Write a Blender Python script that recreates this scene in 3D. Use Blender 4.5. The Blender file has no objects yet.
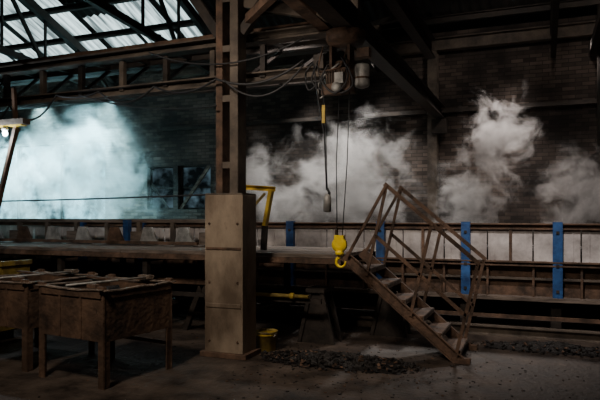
import bpy, bmesh, math, random
from mathutils import Vector, Matrix
random.seed(7)
V=Vector
# ---------------------------------------------------------------- materials
def nodes(name):
    m=bpy.data.materials.new(name); m.use_nodes=True
    nt=m.node_tree; nt.nodes.clear()
    o=nt.nodes.new('ShaderNodeOutputMaterial'); return m,nt,o
def grime(name,c1,c2,scale=4,rough=.7,metal=0.0,bump=.3,c3=None,stretch=(1,1,1)):
    m,nt,o=nodes(name); N=nt.nodes.new; L=nt.links.new
    b=N('ShaderNodeBsdfPrincipled'); L(b.outputs[0],o.inputs[0])
    tc=N('ShaderNodeTexCoord'); mp=N('ShaderNodeMapping'); mp.inputs['Scale'].default_value=stretch
    L(tc.outputs['Object'],mp.inputs[0])
    n=N('ShaderNodeTexNoise'); n.inputs['Scale'].default_value=scale; n.inputs['Detail'].default_value=9; n.inputs['Roughness'].default_value=.65
    L(mp.outputs[0],n.inputs['Vector'])
    r=N('ShaderNodeValToRGB'); e=r.color_ramp.elements
    e[0].position=.36; e[0].color=(*c1,1); e[1].position=.64; e[1].color=(*c2,1)
    if c3:
        x=r.color_ramp.elements.new(.74); x.color=(*c3,1)
    L(n.outputs['Fac'],r.inputs[0]); L(r.outputs[0],b.inputs['Base Color'])
    b.inputs['Metallic'].default_value=metal
    rr=N('ShaderNodeMapRange'); rr.inputs[3].default_value=max(0,rough-.15); rr.inputs[4].default_value=min(1,rough+.15)
    L(n.outputs['Fac'],rr.inputs[0]); L(rr.outputs[0],b.inputs['Roughness'])
    n2=N('ShaderNodeTexNoise'); n2.inputs['Scale'].default_value=scale*7; n2.inputs['Detail'].default_value=5
    L(mp.outputs[0],n2.inputs['Vector'])
    bp=N('ShaderNodeBump'); bp.inputs['Strength'].default_value=bump; bp.inputs['Distance'].default_value=.02
    L(n2.outputs['Fac'],bp.inputs['Height']); L(bp.outputs[0],b.inputs['Normal'])
    return m
def emit(name,c,s):
    m,nt,o=nodes(name); e=nt.nodes.new('ShaderNodeEmission'); e.inputs[0].default_value=(*c,1); e.inputs[1].default_value=s
    nt.links.new(e.outputs[0],o.inputs[0]); return m
def brick():
    m,nt,o=nodes('sooty_brick'); N=nt.nodes.new; L=nt.links.new
    b=N('ShaderNodeBsdfPrincipled'); L(b.outputs[0],o.inputs[0]); b.inputs['Roughness'].default_value=.9
    tc=N('ShaderNodeTexCoord'); s=N('ShaderNodeSeparateXYZ'); c=N('ShaderNodeCombineXYZ')
    L(tc.outputs['Object'],s.inputs[0]); L(s.outputs['X'],c.inputs['X']); L(s.outputs['Z'],c.inputs['Y'])
    br=N('ShaderNodeTexBrick'); L(c.outputs[0],br.inputs['Vector'])
    br.inputs['Scale'].default_value=1; br.inputs['Brick Width'].default_value=.24; br.inputs['Row Height'].default_value=.08
    br.inputs['Mortar Size'].default_value=.006
    br.inputs['Color1'].default_value=(.15,.115,.095,1); br.inputs['Color2'].default_value=(.045,.035,.03,1); br.inputs['Mortar'].default_value=(.04,.035,.031,1)
    n=N('ShaderNodeTexNoise'); n.inputs['Scale'].default_value=.9; n.inputs['Detail'].default_value=7; L(tc.outputs['Object'],n.inputs['Vector'])
    mr=N('ShaderNodeMapRange'); mr.inputs[1].default_value=.40; mr.inputs[2].default_value=.64; mr.inputs[3].default_value=.25; mr.inputs[4].default_value=1.15
    L(n.outputs['Fac'],mr.inputs[0])
    mx=N('ShaderNodeVectorMath'); mx.operation='SCALE'; L(br.outputs['Color'],mx.inputs[0]); L(mr.outputs[0],mx.inputs['Scale'])
    L(mx.outputs[0],b.inputs['Base Color'])
    bp=N('ShaderNodeBump'); bp.inputs['Strength'].default_value=.7; bp.inputs['Distance'].default_value=.02; bp.invert=True
    L(br.outputs['Fac'],bp.inputs['Height']); L(bp.outputs[0],b.inputs['Normal'])
    return m
def sheet(name,c,stripes=False,see=.1):
    m,nt,o=nodes(name); N=nt.nodes.new; L=nt.links.new
    t=N('ShaderNodeBsdfTranslucent'); d=N('ShaderNodeBsdfTransparent'); mx=N('ShaderNodeMixShader'); mx.inputs[0].default_value=see
    n=N('ShaderNodeTexNoise'); n.inputs['Scale'].default_value=3; n.inputs['Detail'].default_value=6
    tc=N('ShaderNodeTexCoord'); mp=N('ShaderNodeMapping')
    if stripes: mp.inputs['Scale'].default_value=(3.2,.25,.25)
    L(tc.outputs['Object'],mp.inputs[0]); L(mp.outputs[0],n.inputs['Vector'])
    r=N('ShaderNodeValToRGB'); r.color_ramp.elements[0].position=.40; r.color_ramp.elements[0].color=(c[0]*.10,c[1]*.11,c[2]*.11,1)
    r.color_ramp.elements[1].position=.62; r.color_ramp.elements[1].color=(*c,1)
    L(n.outputs['Fac'],r.inputs[0]); L(r.outputs[0],t.inputs[0]); L(t.outputs[0],mx.inputs[1]); L(d.outputs[0],mx.inputs[2]); L(mx.outputs[0],o.inputs[0])
    return m
RUST=grime('rusty_steel',(.038,.024,.016),(.17,.10,.063),5,.75,.05,.4,(.29,.18,.115))
DARK=grime('sooty_steel',(.013,.011,.0095),(.05,.039,.031),4,.65,.2,.3)
GIRD=grime('dusty_girder_paint',(.045,.036,.029),(.15,.12,.092),3,.75,.05,.3)
PLATE=grime('worn_plate',(.13,.095,.065),(.36,.285,.205),2.2,.6,.05,.35,(.12,.07,.045),(1,1,.5))
WOOD=grime('weathered_boards',(.07,.054,.043),(.22,.175,.14),5,.85,0,.4,(.32,.265,.22),(.5,3,3))
PANEL=grime('grey_lining_panel',(.30,.275,.265),(.68,.64,.62),2.4,.6,.1,.2,(.30,.18,.11))
BLUE=grime('blue_paint',(.012,.04,.13),(.025,.11,.32),5,.5,0,.2)
YEL=grime('yellow_paint',(.30,.19,.02),(.7,.48,.03),6,.5,0,.2)
YELB=grime('bright_yellow_paint',(.8,.55,.01),(1,.75,.02),6,.4,0,.1)
DYEL=grime('dirty_yellow_paint',(.08,.055,.02),(.36,.26,.05),5,.6,0,.2)
CONC=grime('oily_concrete',(.018,.013,.010),(.10,.075,.058),2.1,.62,0,1.0,(.20,.16,.13))
RUBB=grime('black_rubber',(.012,.012,.013),(.03,.03,.032),6,.6,0,.1)
GREY=grime('grey_cast_metal',(.2,.2,.19),(.45,.44,.41),8,.5,.3,.2)
SCRAP=grime('zinc_dross',(.005,.004,.004),(.022,.019,.017),9,.6,.1,.6)
BIN=grime('burnt_rusty_plate',(.028,.018,.013),(.15,.088,.053),2.6,.75,.05,.6,(.30,.20,.135))
BRIM=grime('scaled_rim_plate',(.08,.06,.045),(.28,.215,.165),9,.9,0,.6)
BRICK=brick(); ROOF=grime('corrugated_asbestos',(.012,.011,.010),(.035,.031,.028),2,.9,0,.2)
SKY=sheet('rooflight_sheet',(.85,.95,.9),True,.04); GLASS=sheet('frosted_pane',(.6,.9,.95),False,.05)
BATH=grime('molten_bath',(.1,.1,.1),(.2,.2,.2),3,.3,.6,.2)
# ---------------------------------------------------------------- mesh builder
class B:
    def __init__(s,name): s.n=name; s.bm=bmesh.new(); s.m=[]
    def mi(s,mat):
        if mat not in s.m: s.m.append(mat)
        return s.m.index(mat)
    def box(s,c,sz,mat,rot=None,taper=None):
        i=s.mi(mat); M=(rot.to_4x4() if rot else Matrix())
        vs=[]
        for z in(-.5,.5):
            k=1 if (z<0 or not taper) else taper
            for x,y in((-.5,-.5),(.5,-.5),(.5,.5),(-.5,.5)):
                vs.append(s.bm.verts.new(V(c)+M@V((x*sz[0]*k,y*sz[1]*k,z*sz[2]))))
        for f in((3,2,1,0),(4,5,6,7),(0,1,5,4),(1,2,6,5),(2,3,7,6),(3,0,4,7)):
            s.bm.faces.new([vs[j] for j in f]).material_index=i
    def frame(s,a,b,up=V((0,0,1))):
        a=V(a);b=V(b);d=(b-a).normalized()
        if abs(d.dot(up))>.99: up=V((0,1,0))
        x=d.cross(up).normalized(); y=x.cross(d).normalized()
        return Matrix((x,d,y)).transposed(),(a+b)/2,(b-a).length
    def bar(s,a,b,w,h,mat,up=V((0,0,1))):
        R,c,l=s.frame(a,b,up); s.box(c,(w,l,h),mat,R)
    def ib(s,a,b,w,h,mat,t=.018,up=V((0,0,1))):
        R,c,l=s.frame(a,b,up)
        s.box(c,(t,l,h-2*t),mat,R)
        s.box(c+R@V((0,0,h/2-t/2)),(w,l,t),mat,R); s.box(c-R@V((0,0,h/2-t/2)),(w,l,t),mat,R)
    def ch(s,a,b,w,h,mat,t=.016,side=1,up=V((0,0,1))):
        R,c,l=s.frame(a,b,up)
        s.box(c-R@V((side*(w/2-t/2),0,0)),(t,l,h),mat,R)
        for q in(1,-1): s.box(c+R@V((side*t/2,0,q*(h/2-t/2))),(w-t,l,t),mat,R)
    def ang(s,a,b,w,mat,t=.01,up=V((0,0,1))):
        R,c,l=s.frame(a,b,up); s.box(c-R@V((w/2,0,0)),(t,l,w),mat,R); s.box(c-R@V((t*.5,0,w/2)),(w-t,l,t),mat,R)
    def path(s,pts,r,mat,n=8,closed=False):
        i=s.mi(mat); pts=[V(p) for p in pts]; rings=[]
        N=len(pts); up=V((.13,.21,.97)).normalized()
        for k,p in enumerate(pts):
            if closed: d=pts[(k+1)%N]-pts[k-1]
            else: d=pts[min(k+1,N-1)]-pts[max(k-1,0)]
            d.normalize(); x=d.cross(up)
            if x.length<.3: x=d.cross(V((0,1,0)))
            x.normalize(); y=x.cross(d)
            rr=r[k] if isinstance(r,(list,tuple)) else r
            rings.append([s.bm.verts.new(p+x*rr*math.cos(a*2*math.pi/n)+y*rr*math.sin(a*2*math.pi/n)) for a in range(n)])
        for k in range(N if closed else N-1):
            A=rings[k];C=rings[(k+1)%N]
            for j in range(n):
                f=s.bm.faces.new((A[j],A[(j+1)%n],C[(j+1)%n],C[j])); f.material_index=i; f.smooth=True
        if not closed:
            for q in(rings[0],rings[-1]):
                s.bm.faces.new(q).material_index=i
    def lathe(s,c,prof,mat,n=24,R=None,closed=False):
        i=s.mi(mat); R=R or Matrix.Identity(3); c=V(c); rings=[]
        for r,z in prof: rings.append([s.bm.verts.new(c+R@V((r*math.cos(a*2*math.pi/n),r*math.sin(a*2*math.pi/n),z))) for a in range(n)])
        for k in range(len(rings)-1):
            for j in range(n):
                f=s.bm.faces.new((rings[k][j],rings[k][(j+1)%n],rings[k+1][(j+1)%n],rings[k+1][j])); f.material_index=i; f.smooth=True
        for q in(rings[0],rings[-1]): s.bm.faces.new(q).material_index=i
    def poly(s,pts,d,mat):
        i=s.mi(mat); d=V(d); a=[s.bm.verts.new(V(p)) for p in pts]; b=[s.bm.verts.new(V(p)+d) for p in pts]; n=len(pts)
        s.bm.faces.new(a).material_index=i; s.bm.faces.new(b[::-1]).material_index=i
        for k in range(n): s.bm.faces.new((a[k],b[k],b[(k+1)%n],a[(k+1)%n])).material_index=i
    def done(s,loc=None,rotz=0,bevel=0):
        bmesh.ops.recalc_face_normals(s.bm,faces=s.bm.faces)
        me=bpy.data.meshes.new(s.n); s.bm.to_mesh(me); s.bm.free()
        for m in s.m: me.materials.append(m)
        o=bpy.data.objects.new(s.n,me); bpy.context.collection.objects.link(o)
        if loc: o.location=loc
        o.rotation_euler[2]=rotz
        if bevel:
            md=o.modifiers.new('bevel','BEVEL'); md.width=bevel; md.segments=1; md.limit_method='ANGLE'
        return o
def sag(a,b,d,n=12):
    a=V(a);b=V(b); return [a.lerp(b,k/n)-V((0,0,4*d*(k/n)*(1-k/n))) for k in range(n+1)]
# ---------------------------------------------------------------- building shell
XL,XR,YF,YB=-18,4,-4,13
b=B('floor'); b.box(((XL+XR)/2,(YF+YB)/2,-.1),(XR-XL+.6,YB-YF+.6,.2),CONC); b.done()
def wall_holes(name,x0,x1,z0,z1,y,th,holes,mat):
    b=B(name); xs=sorted({x0,x1,*[h[0] for h in holes],*[h[1] for h in holes]}); zs=sorted({z0,z1,*[h[2] for h in holes],*[h[3] for h in holes]})
    for i in range(len(xs)-1):
        for j in range(len(zs)-1):
            cx=(xs[i]+xs[i+1])/2; cz=(zs[j]+zs[j+1])/2
            if any(h[0]<cx<h[1] and h[2]<cz<h[3] for h in holes): continue
            b.box((cx,y+th/2,cz),(xs[i+1]-xs[i],th,zs[j+1]-zs[j]),mat)
    return b.done()
holes=[(-15.8,-10.9,1.5,3.7),(-9.55,-8.75,1.85,2.95),(-8.6,-7.65,1.85,2.95)]
wall_holes('wall_back',XL,XR,0,5.6,YB,.3,holes,BRICK)
GL2=sheet('dirty_pane',(.20,.24,.26),False,.02)
for k,(x0,x1,z0,z1) in enumerate(holes):
    b=B('window_%d'%(k+1)); n=3 if k==0 else 1
    b.box(((x0+x1)/2,YB+.2,(z0+z1)/2),(x1-x0,.012,z1-z0),GLASS if k==0 else GL2)
    for i in range(n+1):
        x=x0+.02+(x1-x0-.04)*i/n; b.box((x,YB+.15,(z0+z1)/2),(.05,.06,z1-z0),DARK)
    for i in range(2 if k==0 else 3):
        z=z0+.02+(z1-z0-.04)*i/(1 if k==0 else 2); b.box(((x0+x1)/2,YB+.15,z),(x1-x0,.06,.035),DARK)
    if k==2: b.bar((x0+.05,YB+.05,z0),(x1-.05,YB+.05,z1),.05,.08,WOOD)
    if k==1: b.bar((x0+.05,YB+.1,z1-.4),(x1-.2,YB+.1,z0),.03,.05,DARK)
    b.done()
for nm,x in(('wall_left',XL-.15),('wall_right',XR+.15)):
    b=B(nm); b.poly([(x-.15,YF,0),(x-.15,YB+.3,0),(x-.15,YB+.3,5.6),(x-.15,4.5,9.0),(x-.15,YF,5.6)],(.3,0,0),BRICK); b.done()
b=B('wall_front'); b.box(((XL+XR)/2,YF-.15,2.8),(XR-XL,.3,5.6),BRICK); b.done()
# corrugated roof with translucent sheets
bm=bmesh.new(); cols=[]
X=XL-.3; xs=[]
while X<XR+.3: xs.append(X); X+=.05
ys=[13.3,12.7,12.0,11.3,10.4,9.3,7.5,4.5,0,-4.3]
def rz(y): return 5.6+.4*(13.3-y) if y>=4.5 else 5.6+.4*(13.3-4.5)*(y+4.3)/8.8
for y in ys: cols.append([bm.verts.new((x,y,rz(y)+.03*math.cos(x/.2*2*math.pi))) for x in xs])
for j in range(len(ys)-1):
    for i in range(len(xs)-1):
        f=bm.faces.new((cols[j][i],cols[j][i+1],cols[j+1][i+1],cols[j+1][i])); f.smooth=True
        x=xs[i]; k=int((x+18)/1.1)
        if -15.5<x<-7.0 and j in(1,2,3,4):
            if (x+18)%1.1>.14: f.material_index=1
            if k%4==3 and j>2: f.material_index=0
        if -2.6<x<-2.35 and j==2: f.material_index=1
        if -6.6<x<-6.3 and j==1: f.material_index=1
me=bpy.data.meshes.new('ceiling'); bm.to_mesh(me); bm.free(); me.materials.append(ROOF); me.materials.append(SKY)
bpy.context.collection.objects.link(bpy.data.objects.new('ceiling',me))
b=B('roof_truss')
for y in(12.6,11.75,10.8,9.8,8.4,6.9): b.ch((XL,y,rz(y)-.14),(XR,y,rz(y)-.14),.08,.14,DARK)
for x in(-14.2,-10.6,-7.0,-3.4,.2):
    b.bar((x,12.98,5.3),(x,4.5,8.7),.12,.18,DARK); b.bar((x,12.98,4.9),(x,4.5,5.6),.1,.14,DARK)
    pts=[12.9,11.8,10.6,9.4,8.2,7.0,5.8]
    for k in range(len(pts)-1):
        y0,y1=pts[k],pts[k+1]
        lo=lambda y:4.9+.7*(12.98-y)/8.48
        up=lambda y:5.3+3.4*(12.98-y)/8.48
        if k%2: b.bar((x,y0,up(y0)),(x,y1,lo(y1)),.06,.08,DARK)
        else: b.bar((x,y0,lo(y0)),(x,y1,up(y1)),.06,.08,DARK)
        b.bar((x,y1,lo(y1)),(x,y1,up(y1)),.05,.05,DARK)
b.done()
b=B('trim_wall_beam')
b.ib((-9,12.88,5.3),(XR,12.88,5.3),.2,.26,GIRD); b.box((-2.5,12.92,3.9),(13,.12,.08),DARK)
b.done()
b=B('wall_stanchion')
for x in(-7.2,-2.15): b.ib((x,12.85,0),(x,12.85,5.15),.2,.22,GIRD,up=V((0,1,0)))
b.ib((3.0,12.85,0),(3.0,12.85,5.15),.2,.22,GIRD,up=V((0,1,0)))
b.done()
b=B('fume_duct')
arc=[(1.3+.95*math.cos(math.pi*k/16),12.0,1.7+1.25*math.sin(math.pi*k/16)) for k in range(17)]
b.poly(arc,(0,.65,0),DARK)
b.box((1.3,12.33,.85),(1.9,.65,1.7),DARK); b.path([(1.1,12.4,2.8),(1.1,12.4,4.2),(1.1,12.4,5.6)],.16,DARK,14); b.done()
# ---------------------------------------------------------------- galvanising tank
b=B('galvanising_tank')
x0,x1,yf,yb=-16.5,3.4,9.3,10.3
b.box(((x0+x1)/2,yb+.1,.8),(x1-x0,.08,1.5),DARK)
b.box(((x0+x1)/2,9.85,1.2),(x1-x0,.95,.04),BATH)
b.ib((x0,yf,1.535),(x1,yf,1.535),.16,.09,RUST,.02)
b.ib((x0,yf-.02,1.0),(x1,yf-.02,1.0),.20,.07,RUST,.02)
b.box(((x0+x1)/2,yf+.05,.72),(x1-x0,.04,.48),RUST)
b.bar((x0,yf-.08,.5),(x1,yf-.08,.5),.2,.05,WOOD); b.bar((x0,yf-.02,.78),(x1,yf-.02,.78),.06,.03,GIRD)
x=x0
while x<x1-.2:
    w=.62; b.box((x+w/2,yf-.0,1.265),(w-.012,.05,.46),PANEL)
    for q in(.1,.31,.52): b.box((x+q,yf-.03,1.265),(.012,.015,.44),PANEL)
    b.bar((x,yf-.03,.5),(x,yf-.03,.96),.03,.09,RUST)
    x+=.63
x=x0+.3
while x<x1:
    b.ib((x,yf+.05,0),(x,yf+.05,.5),.14,.14,DARK,up=V((0,1,0))); b.ib((x,yb,0),(x,yb,.6),.14,.14,DARK,up=V((0,1,0)))
    x+=1.26
for x in(.2,-1.06,-2.36,-3.9,-5.3,-6.9,-8.3,1.5,2.8):
    b.ch((x,yf-.06,.5),(x,yf-.06,1.6),.13,.1,BLUE,.02,1,up=V((0,1,0))); b.box((x,yf-.1,1.05),(.105,.03,1.1),BLUE)
    for z in(.62,.98,1.45): b.box((x,yf-.12,z),(.04,.02,.04),DARK)
for x in(-.43,-1.7,.85,-3.1): b.bar((x,yf-.05,1.0),(x,yf-.05,1.5),.04,.04,RUST)
b.done()
b=B('floor_rail')
b.ib((-8,8.9,.07),(3.4,8.9,.07),.12,.14,GIRD); b.bar((-8,9.08,.25),(3.4,9.08,.25),.05,.05,RUST)
for x in(-7,-5,-3,-1,1,3): b.box((x,9.08,.115),(.06,.06,.23),DARK)
b.done()
# ---------------------------------------------------------------- platform
b=B('walkway_platform')
px0,px1,py0,py1,pz=-13.5,-2.32,7.12,8.75,1.2
y=py0
while y<py1-.1:
    xx=px0
    while xx<px1-.05:
        l=min(2.4+random.random()*.4,px1-xx); b.box((xx+l/2,y+.1,pz-.02),(l-.01,.19,.04+random.random()*.01),WOOD); xx+=l
    y+=.2
b.ch((px0,py0,pz-.08),(px1,py0,pz-.08),.06,.07,RUST,side=-1); b.ch((px0,py1,pz-.11),(px1,py1,pz-.11),.06,.14,DARK)
x=px0+.3
while x<px1:
    for yy in(py0+.08,py1-.08):
        b.bar((x,yy,0),(x,yy,pz-.1),.08,.08,DARK)
    b.bar((x,py0+.1,.35),(x,py1-.1,.35),.05,.05,DARK); b.bar((x,py0+.05,pz-.12),(x,py1,pz-.12),.06,.1,DARK); x+=1.58
b.path([(-4.2,7.1,.02),(-4.2,7.1,.6),(-4.12,7.1,.66),(-2.75,7.1,.66)],.026,DYEL)
for x in(-3.6,-3.0): b.path([(x,7.1,.66),(x+.05,7.1,.66)],.042,YEL)
b.bar((-4.9,7.16,.6),(-2.6,7.16,.6),.04,.06,DARK)
b.done()
b=B('conveyor_frame')
b.bar((-13,8.55,1.6),(-4.3,8.55,1.6),.14,.06,WOOD); b.bar((-13,8.1,1.25),(-5,8.1,1.25),.06,.05,RUST)
for i in range(13):
    x=-12.8+.68*i
    b.poly([(x-.18,8.2,1.21),(x+.2,8.2,1.21),(x+.05,8.2,1.5),(x-.1,8.2,1.5)],(0,.05,0),GREY if i%3 else RUST)
    b.bar((x+.28,8.5,1.21),(x+.28,8.5,1.58),.07,.07,GIRD)
    if i%2: b.box((x+.33,8.42,1.32),(.24,.2,.2),WOOD)
b.bar((-6.5,8.3,1.21),(-6.5,8.3,1.62),.1,.1,BLUE)
b.done()
b=B('yellow_bracket')
b.ch((-4.0,7.6,2.1),(-3.45,7.6,2.06),.06,.07,YEL,.012); b.bar((-3.5,7.6,2.05),(-3.6,7.6,1.55),.09,.05,YEL); b.bar((-3.6,7.6,1.55),(-3.62,7.6,1.21),.08,.05,DARK); b.bar((-3.95,7.6,2.08),(-3.95,7.6,1.21),.05,.05,DARK); b.bar((-3.95,7.6,1.65),(-3.6,7.6,2.0),.03,.03,DYEL); b.done()
# ---------------------------------------------------------------- column
b=B('steel_column')
cx,cy=-3.52,6.46
b.ch((cx-.1,cy,1.6),(cx-.1,cy,6.9),.22,.09,RUST,.014,1,up=V((1,0,0)))
b.ch((cx+.1,cy,1.6),(cx+.1,cy,6.9),.22,.11,GIRD,.014,1,up=V((1,0,0)))
for z in(2.3,3.1,3.7,4.3,5.0,5.7): b.box((cx,cy-.1,z),(.3,.012,.08),GIRD); b.box((cx,cy+.1,z),(.3,.012,.08),GIRD)
b.box((cx,cy,.03),(.62,.42,.06),RUST)
b.box((cx,cy-.17,1.0),(.47,.02,1.88),PLATE); b.box((cx,cy+.17,1.0),(.47,.02,1.88),PLATE)
for dx in(-.245,.245): b.box((cx+dx,cy,1.0),(.02,.36,1.88),PLATE)
b.box((cx,cy,1.95),(.5,.36,.02),GIRD)
b.box((cx,cy-.185,.62),(.47,.012,.05),PLATE); b.box((cx,cy-.185,1.3),(.47,.012,.03),RUST)
for z in(.2,.9,1.6):
    for dx in(-.19,.19): b.lathe((cx+dx,cy-.18,z),[(.015,0),(.015,.015),(.008,.02)],RUST,8,Matrix.Rotation(math.pi/2,3,'X'))
b.bar((cx-.15,cy,3.9),(cx-1.0,cy,5.1),.08,.12,DARK); b.bar((cx+.15,cy,3.9),(cx+1.1,cy,5.0),.08,.12,DARK)
b.done(bevel=.004)
# ---------------------------------------------------------------- runway girder
b=B('crane_runway_girder')
gy=6.8
b.ib((-13,gy,3.38),(-2.12,gy,3.42),.18,.13,GIRD); b.ib((-13,gy,3.86),(-2.3,gy,3.92),.2,.12,GIRD)
b.bar((-13,gy,3.98),(-2.3,gy,4.02),.05,.05,RUST)
b.ib((-13,gy+.6,3.5),(-2.5,gy+.6,3.5),.12,.12,DARK); b.ib((-13,gy+.6,3.95),(-2.5,gy+.6,3.95),.12,.12,DARK)
x=-12.6;k=0
while x<-2.8:
    b.bar((x,gy,3.42),(x,gy,3.83),.07,.07,DARK if k%2 else GIRD); b.bar((x,gy,3.4),(x,gy+.6,3.5),.05,.05,DARK); b.bar((x,gy,3.9),(x,gy+.6,3.95),.05,.05,DARK)
    b.bar((x,gy+.6,3.5),(x+.72,gy+.6,3.9),.04,.04,DARK)
    x+=.72;k+=1
b.done()
b=B('overhead_girder')
b.ib((-17.7,9.9,4.7),(-2.6,9.9,4.7),.2,.26,DARK)
for x in(-14.2,-10.6,-7.0,-3.4): b.bar((x,9.9,4.75),(x,9.9,5.25),.08,.08,DARK)
b.done()
b=B('crane_bridge_beam')
bx=-2.0
b.ib((bx,3.0,3.86),(bx,12.9,3.86),.2,.26,DARK,.022); b.ib((bx-.42,3.0,4.05),(bx-.42,8.2,4.05),.16,.26,RUST); b.ib((bx+.38,3,4.3),(bx+.38,9.5,4.3),.14,.3,DARK)
for y in(3.6,4.6,5.6,6.6,7.6): b.bar((bx-.45,y,4.12),(bx+.4,y,4.25),.07,.07,DARK); b.bar((bx,y,3.95),(bx,y,4.15),.12,.1,GIRD)
b.bar((bx,6.5,3.9),(bx-1.4,6.55,4.3),.09,.12,GIRD); b.bar((bx-.1,5.2,4.0),(bx-1.2,6.3,4.0),.08,.1,RUST)
b.box((bx,12.75,3.55),(.3,.2,.3),DARK)
b.lathe((bx-.02,6.35,3.70),[(.0001,-.1),(.2,-.1),(.22,-.06),(.22,.02),(.0001,.03)],RUST,20)
for x in(-2.9,.9): b.bar((x,5.3,4.9),(x,12.9,4.9),.12,.16,DARK)
b.ib((-3.2,5.9,4.25),(.8,5.9,4.9),.12,.2,DARK)
b.done()
# ---------------------------------------------------------------- hoist
b=B('chain_hoist')
hx,hy,hz=-2.08,6.5,3.26
RX=Matrix.Rotation(math.pi/2,3,'Y'); RY=Matrix.Rotation(-math.pi/2,3,'X')
b.lathe((hx-.2,hy,hz),[(.09,-.0),(.125,.02),(.125,.26),(.09,.31),(.05,.32)],RUST,18,RX)
for k in range(8): b.lathe((hx-.17+.03*k,hy,hz),[(.138,0),(.138,.009)],GIRD,18,RX)
b.lathe((hx-.23,hy,hz),[(.02,0),(.07,.005),(.085,.035),(.085,.05)],GREY,14,RX)
b.box((hx+.02,hy,hz-.04),(.16,.24,.26),RUST); b.box((hx-.12,hy-.1,hz-.15),(.22,.1,.12),RUST); b.box((hx-.02,hy-.13,hz-.03),(.1,.05,.12),GREY)
b.lathe((hx-.05,hy-.12,hz-.13),[(.0001,0),(.06,0),(.06,-.03),(.03,-.05),(.0001,-.05)],GREY,14,RY)
b.lathe((hx+.2,hy,hz-.12),[(.03,-.02),(.08,0),(.088,.02),(.088,.22),(.08,.245),(.03,.26)],GREY,20)
b.lathe((hx+.2,hy,hz-.04),[(.092,0),(.092,.02)],RUST,20)
b.box((hx+.13,hy,hz+.02),(.1,.05,.05),DARK)
for dx in(-.13,.08):
    b.box((hx+dx,hy-.02,hz+.24),(.03,.18,.3),RUST)
    for q in(-.07,.06): b.lathe((hx+dx-.02,hy+q,hz+.4),[(.05,0),(.05,.04),(.02,.045)],GREY,14,RX)
b.box((hx-.02,hy,hz+.16),(.24,.1,.04),RUST)
b.box((hx-.3,hy,hz+.2),(.12,.1,.16),GIRD); b.box((hx+.24,hy-.05,hz+.24),(.14,.1,.1),RUST)
def spline(P):
    out=[]
    for i in range(len(P)-1):
        p0=P[max(i-1,0)];p1=P[i];p2=P[i+1];p3=P[min(i+2,len(P)-1)]
        for k in range(5):
            t=k/5; out.append(.5*((2*p1)+(p2-p0)*t+(2*p0-5*p1+4*p2-p3)*t*t+(3*p1-p0-3*p2+p3)*t**3))
    out.append(P[-1]); return out
def loop(pts,r,m=RUBB): b.path(spline([V((hx+p[0],hy+p[1],hz+p[2])) for p in pts]),r,m,6)
loop([(-.2,0,.05),(-.32,0,.18),(-.26,0,.33),(-.1,0,.3)],.014)
loop([(-.12,-.12,-.12),(-.26,-.12,-.24),(-.26,-.08,-.02),(-.02,-.12,.14)],.012,GREY)
loop([(-.15,-.15,.12),(-.22,-.16,-.05),(-.06,-.16,-.2),(.08,-.15,-.05),(.04,-.14,.16)],.012)
loop([(-.3,-.05,.2),(-.36,-.1,-.02),(-.2,-.14,-.16),(-.05,-.12,-.1)],.012)
loop([(.0,-.14,.2),(.1,-.16,.05),(.14,-.15,-.12),(.02,-.14,-.2),(-.1,-.14,-.16)],.012)
loop([(-.24,-.05,.36),(-.3,-.06,.1),(-.17,-.15,.06),(.0,-.15,.1),(.06,-.1,.3)],.010,RUST)
loop([(-.3,0,.26),(-.46,-.02,.1),(-.42,-.05,-.12),(-.28,-.08,-.05),(-.2,-.1,.0)],.012)
blk=V((-2.14,6.5,1.44))
b.path([(hx+.06,hy,hz-.1),(hx+.03,hy,2.3),blk+V((.03,0,0))],.006,RUBB,6); b.path([(hx-.06,hy,hz-.1),(hx-.1,hy,2.3),blk+V((-.03,0,0))],.006,RUBB,6)
b.lathe(blk+V((0,.035,-.08)),[(.03,0),(.085,.006),(.085,.064),(.03,.07)],YELB,20,Matrix.Rotation(math.pi/2,3,'X'))
b.box(blk+V((0,0,-.02)),(.11,.07,.1),YELB); b.lathe(blk+V((0,0,-.2)),[(.04,0),(.05,.02),(.05,.06)],YELB,14)
h=[blk+V((0,0,-.19))]+[blk+V((.015+.055*math.cos(a),0,-.275+.055*math.sin(a))) for a in [math.pi*.62+math.pi*1.45*k/12*1.0 for k in range(13)]]
b.path(h,[.02]+[.02-.0008*k for k in range(13)],YELB,8)
b.done()
b=B('pendant_control')
b.path([(-2.38,6.3,3.4),(-2.36,6.35,3.1),(-2.27,6.35,2.6),(-2.245,6.35,1.98)],.009,RUBB,6)
b.path([(-2.34,6.3,3.4),(-2.26,6.35,2.9),(-2.235,6.35,2.0)],.005,RUBB,6)
b.box((-2.27,6.33,2.83),(.035,.03,.2),YEL)
b.path([(-2.24,6.35,2.0),(-2.21,6.35,1.95),(-2.235,6.35,1.88)],.018,RUBB,8)
b.lathe((-2.235,6.35,1.74),[(.02,-.01),(.045,0),(.045,.15),(.03,.19),(.015,.2)],GREY,14)
b.done()
b=B('festoon_cable')
P=[(-7.3,6.6,3.32),(-6.4,6.6,3.4),(-5.6,6.55,3.38),(-4.7,6.55,3.38),(-3.6,6.25,3.32),(-2.5,6.3,3.45)]
for a,c,d in zip(P,P[1:],(.28,.05,.18,.12,.15)): b.path(sag(a,c,d),.014,RUBB,6)
b.path(sag((-8.6,6.6,3.35),(-7.3,6.6,3.3),.4),.014,RUBB,6)
b.path(sag((-3.5,6.25,3.3),(-2.5,6.3,3.4),.27),.011,RUBB,6); b.path(sag((-5.9,6.5,3.35),(-3.6,6.25,3.0),.1),.01,RUBB,6)
b.path(sag((-4.6,6.3,3.75),(-2.5,6.3,3.7),.22),.010,RUBB,6)
b.path(sag((-13,7.6,1.95),(-3.5,6.66,1.97),.04,20),.012,RUBB,6)
b.done()
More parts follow.
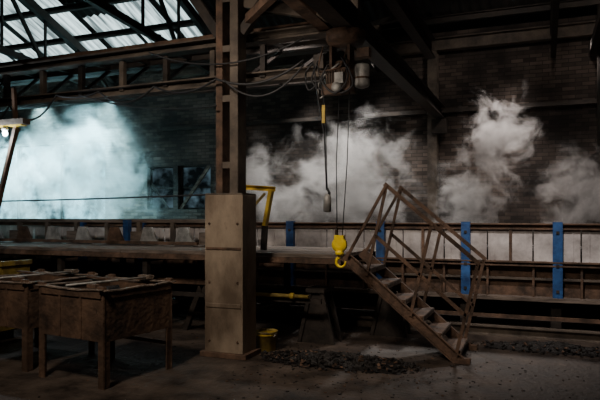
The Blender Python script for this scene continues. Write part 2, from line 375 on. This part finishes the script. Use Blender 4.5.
# ---------------------------------------------------------------- lamp on raking post
b=B('work_lamp')
b.bar((-7.15,6.55,3.55),(-7.1,6.55,2.9),.05,.05,RUST); b.bar((-7.05,6.5,2.95),(-8.0,6.5,.0),.07,.05,RUST)
b.box((-7.35,6.5,3.04),(1.0,.14,.08),GIRD); b.box((-7.35,6.5,2.995),(.9,.1,.02),YEL)
b.lathe((-7.22,6.46,2.9),[(.03,.07),(.05,.05),(.05,.03),(.03,.02)],GREY,14)
b.lathe((-7.22,6.46,2.87),[(.005,-.03),(.03,-.015),(.035,.01),(.03,.05)],emit('lamp_glow',(.85,.9,1),30),14)
b.done()
# ---------------------------------------------------------------- stairs
b=B('steel_staircase')
xt,xb,zt,yn,yfar=-2.27,-.86,1.2,7.08,7.85
def st(f,y,dx=0,dz=0): return V((xt+(xb-xt)*f+dx,y,zt*(1-f)+dz))
for y in(yn,yfar):
    b.ch(st(.0,y),st(1,y),.05,.13,RUST,.012,1 if y==yn else -1)
    b.box((xb,y,.03),(.2,.08,.06),RUST)
for k in range(1,7):
    f=k/6.6; p=st(f,0)
    b.box((p.x,(yn+yfar)/2,p.z+.02),(.23,yfar-yn-.02,.025),RUST); b.box((p.x+.115,(yn+yfar)/2,p.z),(.012,yfar-yn-.02,.05),WOOD)
for y in(yn-.02,yfar+.02):
    ps=[]
    for f in(.2,.58,.95):
        a=st(f,y); c=a+V((.25,0,1.1)); ps.append((a,c)); b.ang(a,c,.035,RUST,.01)
    d=(ps[2][1]-ps[0][1]).normalized()
    b.ang(ps[0][1]-d*.03,ps[2][1]+d*.03,.04,RUST,.01)
    for q in(.45,):
        m=[a.lerp(c,q) for a,c in ps]; b.ang(m[0],m[2]+d*.02,.035,RUST,.01)
    b.ang(ps[0][1],V((xt+.04,y,zt-.02)),.03,RUST,.01)
b.done()
# ---------------------------------------------------------------- rusty bins
def bin_(loc,rot,s=.95,seed=1):
    random.seed(seed); b=B('dross_bin')
    T=.97
    for (x,y,w,d) in((-s/2,0,s,.015),(-s/2,s,s,.015),(0,s/2,.015,s),(-s,s/2,.015,s)):
        b.box((x,y,T-.26),(w-.06 if w>.1 else w,d-.06 if d>.1 else d,.5),BIN)
    b.box((-s/2,s/2,T-.33),(s-.02,s-.02,.02),BIN)
    def rim(a,c):
        a=V(a);c=V(c);pts=[]
        for k in range(9):
            p=a.lerp(c,k/8); p.z+=random.uniform(-.008,.008)-.015*math.sin(math.pi*k/8); pts.append(p)
        for p,q in zip(pts,pts[1:]): b.bar(p,q,.06,.012,BRIM)
    rim((.05,0,T),(-s-.05,0,T)); rim((.05,s,T),(-s-.05,s,T)); rim((0,-.05,T),(0,s+.05,T)); rim((-s,0,T),(-s,s,T))
    for x,y in((0,0),(-s,0),(0,s),(-s,s)):
        sx=1 if x==0 else -1; sy=-1 if y==0 else 1
        b.box((x-sx*.03,y,T/2),(.085,.014,T),BIN); b.box((x,y-sy*.03,T/2),(.014,.085,T),BIN)
        b.box((x-sx*.03,y,T+.015),(.09,.04,.03),RUST)
    for x in (-.32,-.63): b.box((x,-.012,T-.26),(.03,.012,.48),BIN)
    b.box((-s/2,-.014,T-.05),(s-.05,.012,.07),BIN); b.box((.014,s/2,T-.05),(.012,s-.05,.07),BIN)
    b.bar((0,s,.28),(-s,s,.28),.02,.04,BIN)
    # heaped dross and skimming tools lying across the bin
    for k in range(90):
        x=random.uniform(-.4,.4); y=random.uniform(-.4,.4); t=T-.29+random.uniform(.05,.22)*(1-max(abs(x),abs(y))*1.3)
        b.box((-s/2+x,s/2+y,t),(random.uniform(.06,.16),random.uniform(.05,.12),random.uniform(.04,.08)),SCRAP if k%4 else BIN,Matrix.Rotation(random.uniform(0,3),3,V((random.uniform(-.4,.4),random.uniform(-.4,.4),1)).normalized()))
    b.bar((-.1,s*.55,T+.022),(-s-.04,s*.7,T+.022),.05,.02,RUST)
    b.path([(-.5,-.04,T+.02),(-.3,s+.05,T+.03)],.012,GREY,8)
    b.box((-.36,s-.02,T+.03),(.16,.08,.04),BRIM); b.box((-.2,.05,T+.025),(.12,.07,.035),RUST)
    return b.done(loc,rot)
bin_((-3.95,4.69,0),math.radians(-8),.95,1)
bin_((-5.18,4.92,0),math.radians(-5),.95,3)
random.seed(5)
b=B('waste_skip')
o=-.8
def Q(x,y,z): return (x+o,y-.15,z)
b.poly([Q(-7.2,5.95,.15),Q(-5.9,5.95,.15),Q(-5.75,5.95,1.05),Q(-7.35,5.95,1.05)],(0,.03,0),DYEL); b.poly([Q(-7.2,6.4,.15),Q(-5.9,6.4,.15),Q(-5.75,6.4,1.05),Q(-7.35,6.4,1.05)],(0,.03,0),DYEL)
b.bar(Q(-5.9,6.2,.15),Q(-5.75,6.2,1.05),.45,.03,DYEL); b.bar(Q(-7.2,6.2,.15),Q(-7.35,6.2,1.05),.45,.03,DYEL)
b.bar(Q(-7.35,5.93,1.06),Q(-5.75,5.93,1.06),.05,.06,DYEL); b.bar(Q(-5.74,5.93,1.06),Q(-5.74,6.43,1.06),.05,.06,DYEL); b.box(Q(-6.55,6.2,.15),(1.3,.45,.04),DARK)
for k in range(30): b.box(Q(random.uniform(-7.2,-5.9),random.uniform(6.0,6.35),random.uniform(.85,1.0)),(.2,.1,.12),SCRAP,Matrix.Rotation(random.uniform(0,3),3,'Z'))
for x in(-7,-6.1): b.box(Q(x,6.2,.07),(.1,.45,.14),DARK)
b.done()
b=B('yellow_bucket')
BX,BY=-3.22,6.85
b.lathe((BX,BY,0),[(.11,0),(.115,.005),(.135,.22),(.145,.225),(.145,.245),(.13,.245),(.125,.22),(.108,.03)],DYEL,24)
b.lathe((BX,BY,.19),[(.134,0),(.136,.03),(.13,.031)],YEL,24)
b.path([V((BX+.14*math.cos(a),BY-.03-.04*math.sin(a),.23-.09*math.sin(a))) for a in [math.pi*k/10 for k in range(11)]],.005,GREY,6)
b.done()
for (sx,sy) in((-2.78,7.45),(-2.0,8.25)):
    b=B('trestle_stand')
    b.poly([(sx-.22,sy,0),(sx+.22,sy,0),(sx+.09,sy,.66),(sx-.09,sy,.66)],(0,.02,0),DARK)
    for dx in(-1,1):
        for yy in(sy,sy+.3): b.bar((sx+dx*.24,yy,0),(sx+dx*.08,yy,.68),.05,.05,DARK)
    b.box((sx,sy+.15,.7),(.26,.4,.05),DARK); b.done()
b=B('timber_trestle')
for x in(-5.6,-4.6):
    b.bar((x-.3,7.6,0),(x,7.6,.7),.08,.08,DARK); b.bar((x+.3,7.6,0),(x,7.6,.7),.08,.08,DARK); b.bar((x-.2,7.6,.25),(x+.2,7.6,.25),.05,.05,DARK)
b.bar((-5.8,7.6,.73),(-4.4,7.6,.73),.14,.08,RUST); b.done()
def pile(px,py,rx,ry,hh,cnt):
    b=B('scrap_pile'); n=30; g=[[None]*n for _ in range(n)]
    for i in range(n):
        for j in range(n):
            u=(i/(n-1)-.5)*2; v=(j/(n-1)-.5)*2; r=min(1,math.hypot(u,v))
            g[i][j]=b.bm.verts.new((px+u*rx,py+v*ry,.002+max(0,(1-r))*hh*(.4+random.random())))
    k=b.mi(SCRAP)
    for i in range(n-1):
        for j in range(n-1): b.bm.faces.new((g[i][j],g[i+1][j],g[i+1][j+1],g[i][j+1])).material_index=k
    for q in range(cnt):
        r=random.random()**.6; a=random.uniform(0,6.28); x=px+r*rx*1.25*math.cos(a); y=py+r*ry*1.4*math.sin(a); s=random.uniform(.006,.032)
        b.box((x,y,s*.3+max(0,.8*hh*(1-r))),(s*random.uniform(1,2.5),s,s*.6),SCRAP if q%6 else RUST,Matrix.Rotation(random.uniform(0,3),3,V((random.uniform(-.5,.5),random.uniform(-.5,.5),1)).normalized()))
    b.done()
pile(-2.2,6.6,.8,.3,.11,700)
pile(.1,8.2,.8,.22,.1,260)
b=B('floor_debris')
for q in range(900):
    x=random.gauss(-2.2,1.4); y=random.gauss(6.3,1.0); s=random.uniform(.004,.016)
    if (-4.4>x and y<6.2) or y>8.5 or abs(x+3.52)<.4 or abs(x)>6: continue
    b.box((x,y,s*.25),(s*random.uniform(1,2.5),s,s*.5),SCRAP if q%3 else RUST,Matrix.Rotation(random.uniform(0,3),3,'Z'))
b.done()
# ---------------------------------------------------------------- steam
def steam_mat(name,D,seed,thr,sc1=2.4):
    m,nt,o=nodes(name); N=nt.nodes.new; L=nt.links.new
    def math_(op,a,b_):
        n=N('ShaderNodeMath'); n.operation=op
        for i,v in enumerate((a,b_)):
            if isinstance(v,(int,float)): n.inputs[i].default_value=v
            else: L(v,n.inputs[i])
        return n.outputs[0]
    tc=N('ShaderNodeTexCoord'); ge=N('ShaderNodeNewGeometry')
    n1=N('ShaderNodeTexNoise'); n1.noise_dimensions='4D'; n1.inputs['W'].default_value=seed; n1.inputs['Scale'].default_value=1.1; n1.inputs['Detail'].default_value=3
    L(ge.outputs['Position'],n1.inputs['Vector'])
    sb=N('ShaderNodeVectorMath'); sb.operation='SUBTRACT'; sb.inputs[1].default_value=(.5,.5,.5); L(n1.outputs['Color'],sb.inputs[0])
    sc=N('ShaderNodeVectorMath'); sc.operation='SCALE'; sc.inputs['Scale'].default_value=1.2; L(sb.outputs[0],sc.inputs[0])
    ad=N('ShaderNodeVectorMath'); ad.operation='ADD'; L(tc.outputs['Object'],ad.inputs[0]); L(sc.outputs[0],ad.inputs[1])
    ln=N('ShaderNodeVectorMath'); ln.operation='LENGTH'; L(ad.outputs[0],ln.inputs[0])
    ln2=N('ShaderNodeVectorMath'); ln2.operation='LENGTH'; L(tc.outputs['Object'],ln2.inputs[0])
    mr=N('ShaderNodeMapRange'); mr.inputs[1].default_value=.1; mr.inputs[2].default_value=1.0; mr.inputs[3].default_value=1; mr.inputs[4].default_value=0; L(ln.outputs['Value'],mr.inputs[0])
    ed=N('ShaderNodeMapRange'); ed.inputs[1].default_value=.6; ed.inputs[2].default_value=1.0; ed.inputs[3].default_value=1; ed.inputs[4].default_value=0; L(ln2.outputs['Value'],ed.inputs[0])
    w=N('ShaderNodeVectorMath'); w.operation='ADD'; s2=N('ShaderNodeVectorMath'); s2.operation='SCALE'; s2.inputs['Scale'].default_value=1.3; L(sb.outputs[0],s2.inputs[0]); L(ge.outputs['Position'],w.inputs[0]); L(s2.outputs[0],w.inputs[1])
    n2=N('ShaderNodeTexNoise'); n2.noise_dimensions='4D'; n2.inputs['W'].default_value=seed+3; n2.inputs['Scale'].default_value=sc1; n2.inputs['Detail'].default_value=8; n2.inputs['Roughness'].default_value=.64
    L(w.outputs[0],n2.inputs['Vector'])
    nm=N('ShaderNodeMapRange'); nm.inputs[1].default_value=.36; nm.inputs[2].default_value=.64; L(n2.outputs['Fac'],nm.inputs[0])
    d=math_('MAXIMUM',math_('SUBTRACT',math_('ADD',nm.outputs[0],mr.outputs[0]),thr),0.0)
    d=math_('MULTIPLY',math_('MULTIPLY',d,ed.outputs[0]),D)
    vs=N('ShaderNodeVolumePrincipled'); vs.inputs['Color'].default_value=(.96,.95,.94,1); vs.inputs['Anisotropy'].default_value=.35
    L(d,vs.inputs['Density']); L(vs.outputs[0],o.inputs['Volume'])
    return m
def steam(c,r,D,seed,thr=.95,sc1=2.4):
    bm=bmesh.new(); bmesh.ops.create_icosphere(bm,subdivisions=3,radius=1.0)
    me=bpy.data.meshes.new('steam_plume'); bm.to_mesh(me); bm.free(); me.materials.append(steam_mat('steam_%d'%seed,D,seed,thr,sc1))
    o=bpy.data.objects.new('steam_plume',me); o.location=c; o.scale=r; bpy.context.collection.objects.link(o)
steam((-10.4,11.6,2.8),(3.3,1.1,2.3),1.9,1,.95,1.7)
steam((-13.2,11.6,2.4),(2.6,1.0,1.7),1.5,2,.9,1.6)
steam((-5.3,11.4,2.1),(1.5,.8,1.5),2.6,3,.95,2.2)
steam((-3.5,11.4,2.4),(1.7,.8,1.9),2.6,4,.98,2.2)
steam((-1.35,11.4,1.9),(.85,.6,1.3),5,5,.96,2.8)
steam((-.75,11.4,3.05),(.9,.6,1.45),6,6,.97,2.8)
steam((.75,11.2,1.9),(1.3,.55,1.25),4.5,7,1.0,2.8)
# ---------------------------------------------------------------- lights
def lamp(kind,name,loc,tgt,e,col,size=.3,angle=60,blend=.6):
    l=bpy.data.lights.new(name,kind); l.energy=e; l.color=col
    if kind=='SPOT': l.spot_size=math.radians(angle); l.spot_blend=blend; l.shadow_soft_size=size
    elif kind=='AREA': l.size=size
    else: l.shadow_soft_size=size
    o=bpy.data.objects.new(name,l); o.location=loc; o.rotation_euler=(V(tgt)-V(loc)).to_track_quat('-Z','Y').to_euler(); bpy.context.collection.objects.link(o)
lamp('SPOT','daylight_left',(-13.2,12.7,5.0),(-12.8,12.0,2.0),9500,(.42,.88,1),.3,92,1)
lamp('SPOT','daylight_left',(-10.8,12.7,5.0),(-10.5,12.0,2.0),8500,(.42,.88,1),.3,92,1)
lamp('SPOT','steam_backlight_centre',(-5.0,12.5,4.9),(-4.9,11.7,2.0),850,(1,.94,.88),.2,92,1)  # added pair of spots backlighting the middle steam, not actual bay lamps
lamp('SPOT','steam_backlight_centre',(-3.2,12.5,4.9),(-3.2,11.7,2.0),1000,(1,.94,.88),.2,92,1)
lamp('SPOT','steam_backlight_right',(-.6,12.5,5.0),(-.8,11.7,2.2),650,(1,.87,.80),.2,92,1)  # added spots behind the right-hand plumes, no fittings hang here
lamp('SPOT','steam_backlight_right',(.9,12.5,5.0),(.6,11.7,2.2),380,(1,.87,.80),.2,80,1)
lamp('SPOT','tank_fill',(-.2,6.4,4.6),(.1,9.4,1.5),520,(1,.90,.85),.2,64,.8)  # added fill spots to brighten the tank panels, no lamp of the hall
lamp('SPOT','tank_fill',(-3.2,6.9,4.6),(-3.1,9.4,1.5),270,(1,.90,.85),.2,60,.8)
lamp('SPOT','front_key',(-3.4,1.6,5.4),(-4.2,6.4,1.5),760,(1,.85,.71),.35,74,.9)  # added off-frame warm key for column and bins, no high-bay fitting there
lamp('SPOT','stair_fill',(-1.4,2.6,5.0),(-2.0,7.2,1.5),480,(1,.84,.70),.3,62,.9)  # added off-frame fill to lift the staircase and the floor beside it
lamp('SPOT','hoist_fill',(-3.6,4.2,2.6),(-2.2,6.6,3.5),70,(1,.86,.74),.15,60,.9)  # added low fill that brings out the hoist, no real lamp stands here
lamp('SPOT','wall_wash',(.2,8.5,6.2),(.2,13,4.1),230,(1,.86,.76),.3,80)
lamp('POINT','work_lamp_light',(-7.22,6.3,2.8),(0,0,0),30,(.8,.9,1),.05)
w=bpy.data.worlds.new('overcast'); bpy.context.scene.world=w; w.use_nodes=True
bg=w.node_tree.nodes['Background']; bg.inputs[0].default_value=(.78,.93,1,1); bg.inputs[1].default_value=2.3
# ---------------------------------------------------------------- camera
cd=bpy.data.cameras.new('camera'); cd.lens=36; cd.sensor_width=36; cd.shift_y=.025; cd.clip_end=200
co=bpy.data.objects.new('camera',cd); co.location=(0,0,1.7); co.rotation_euler=(math.radians(90),0,math.radians(22)); bpy.context.collection.objects.link(co)
bpy.context.scene.camera=co
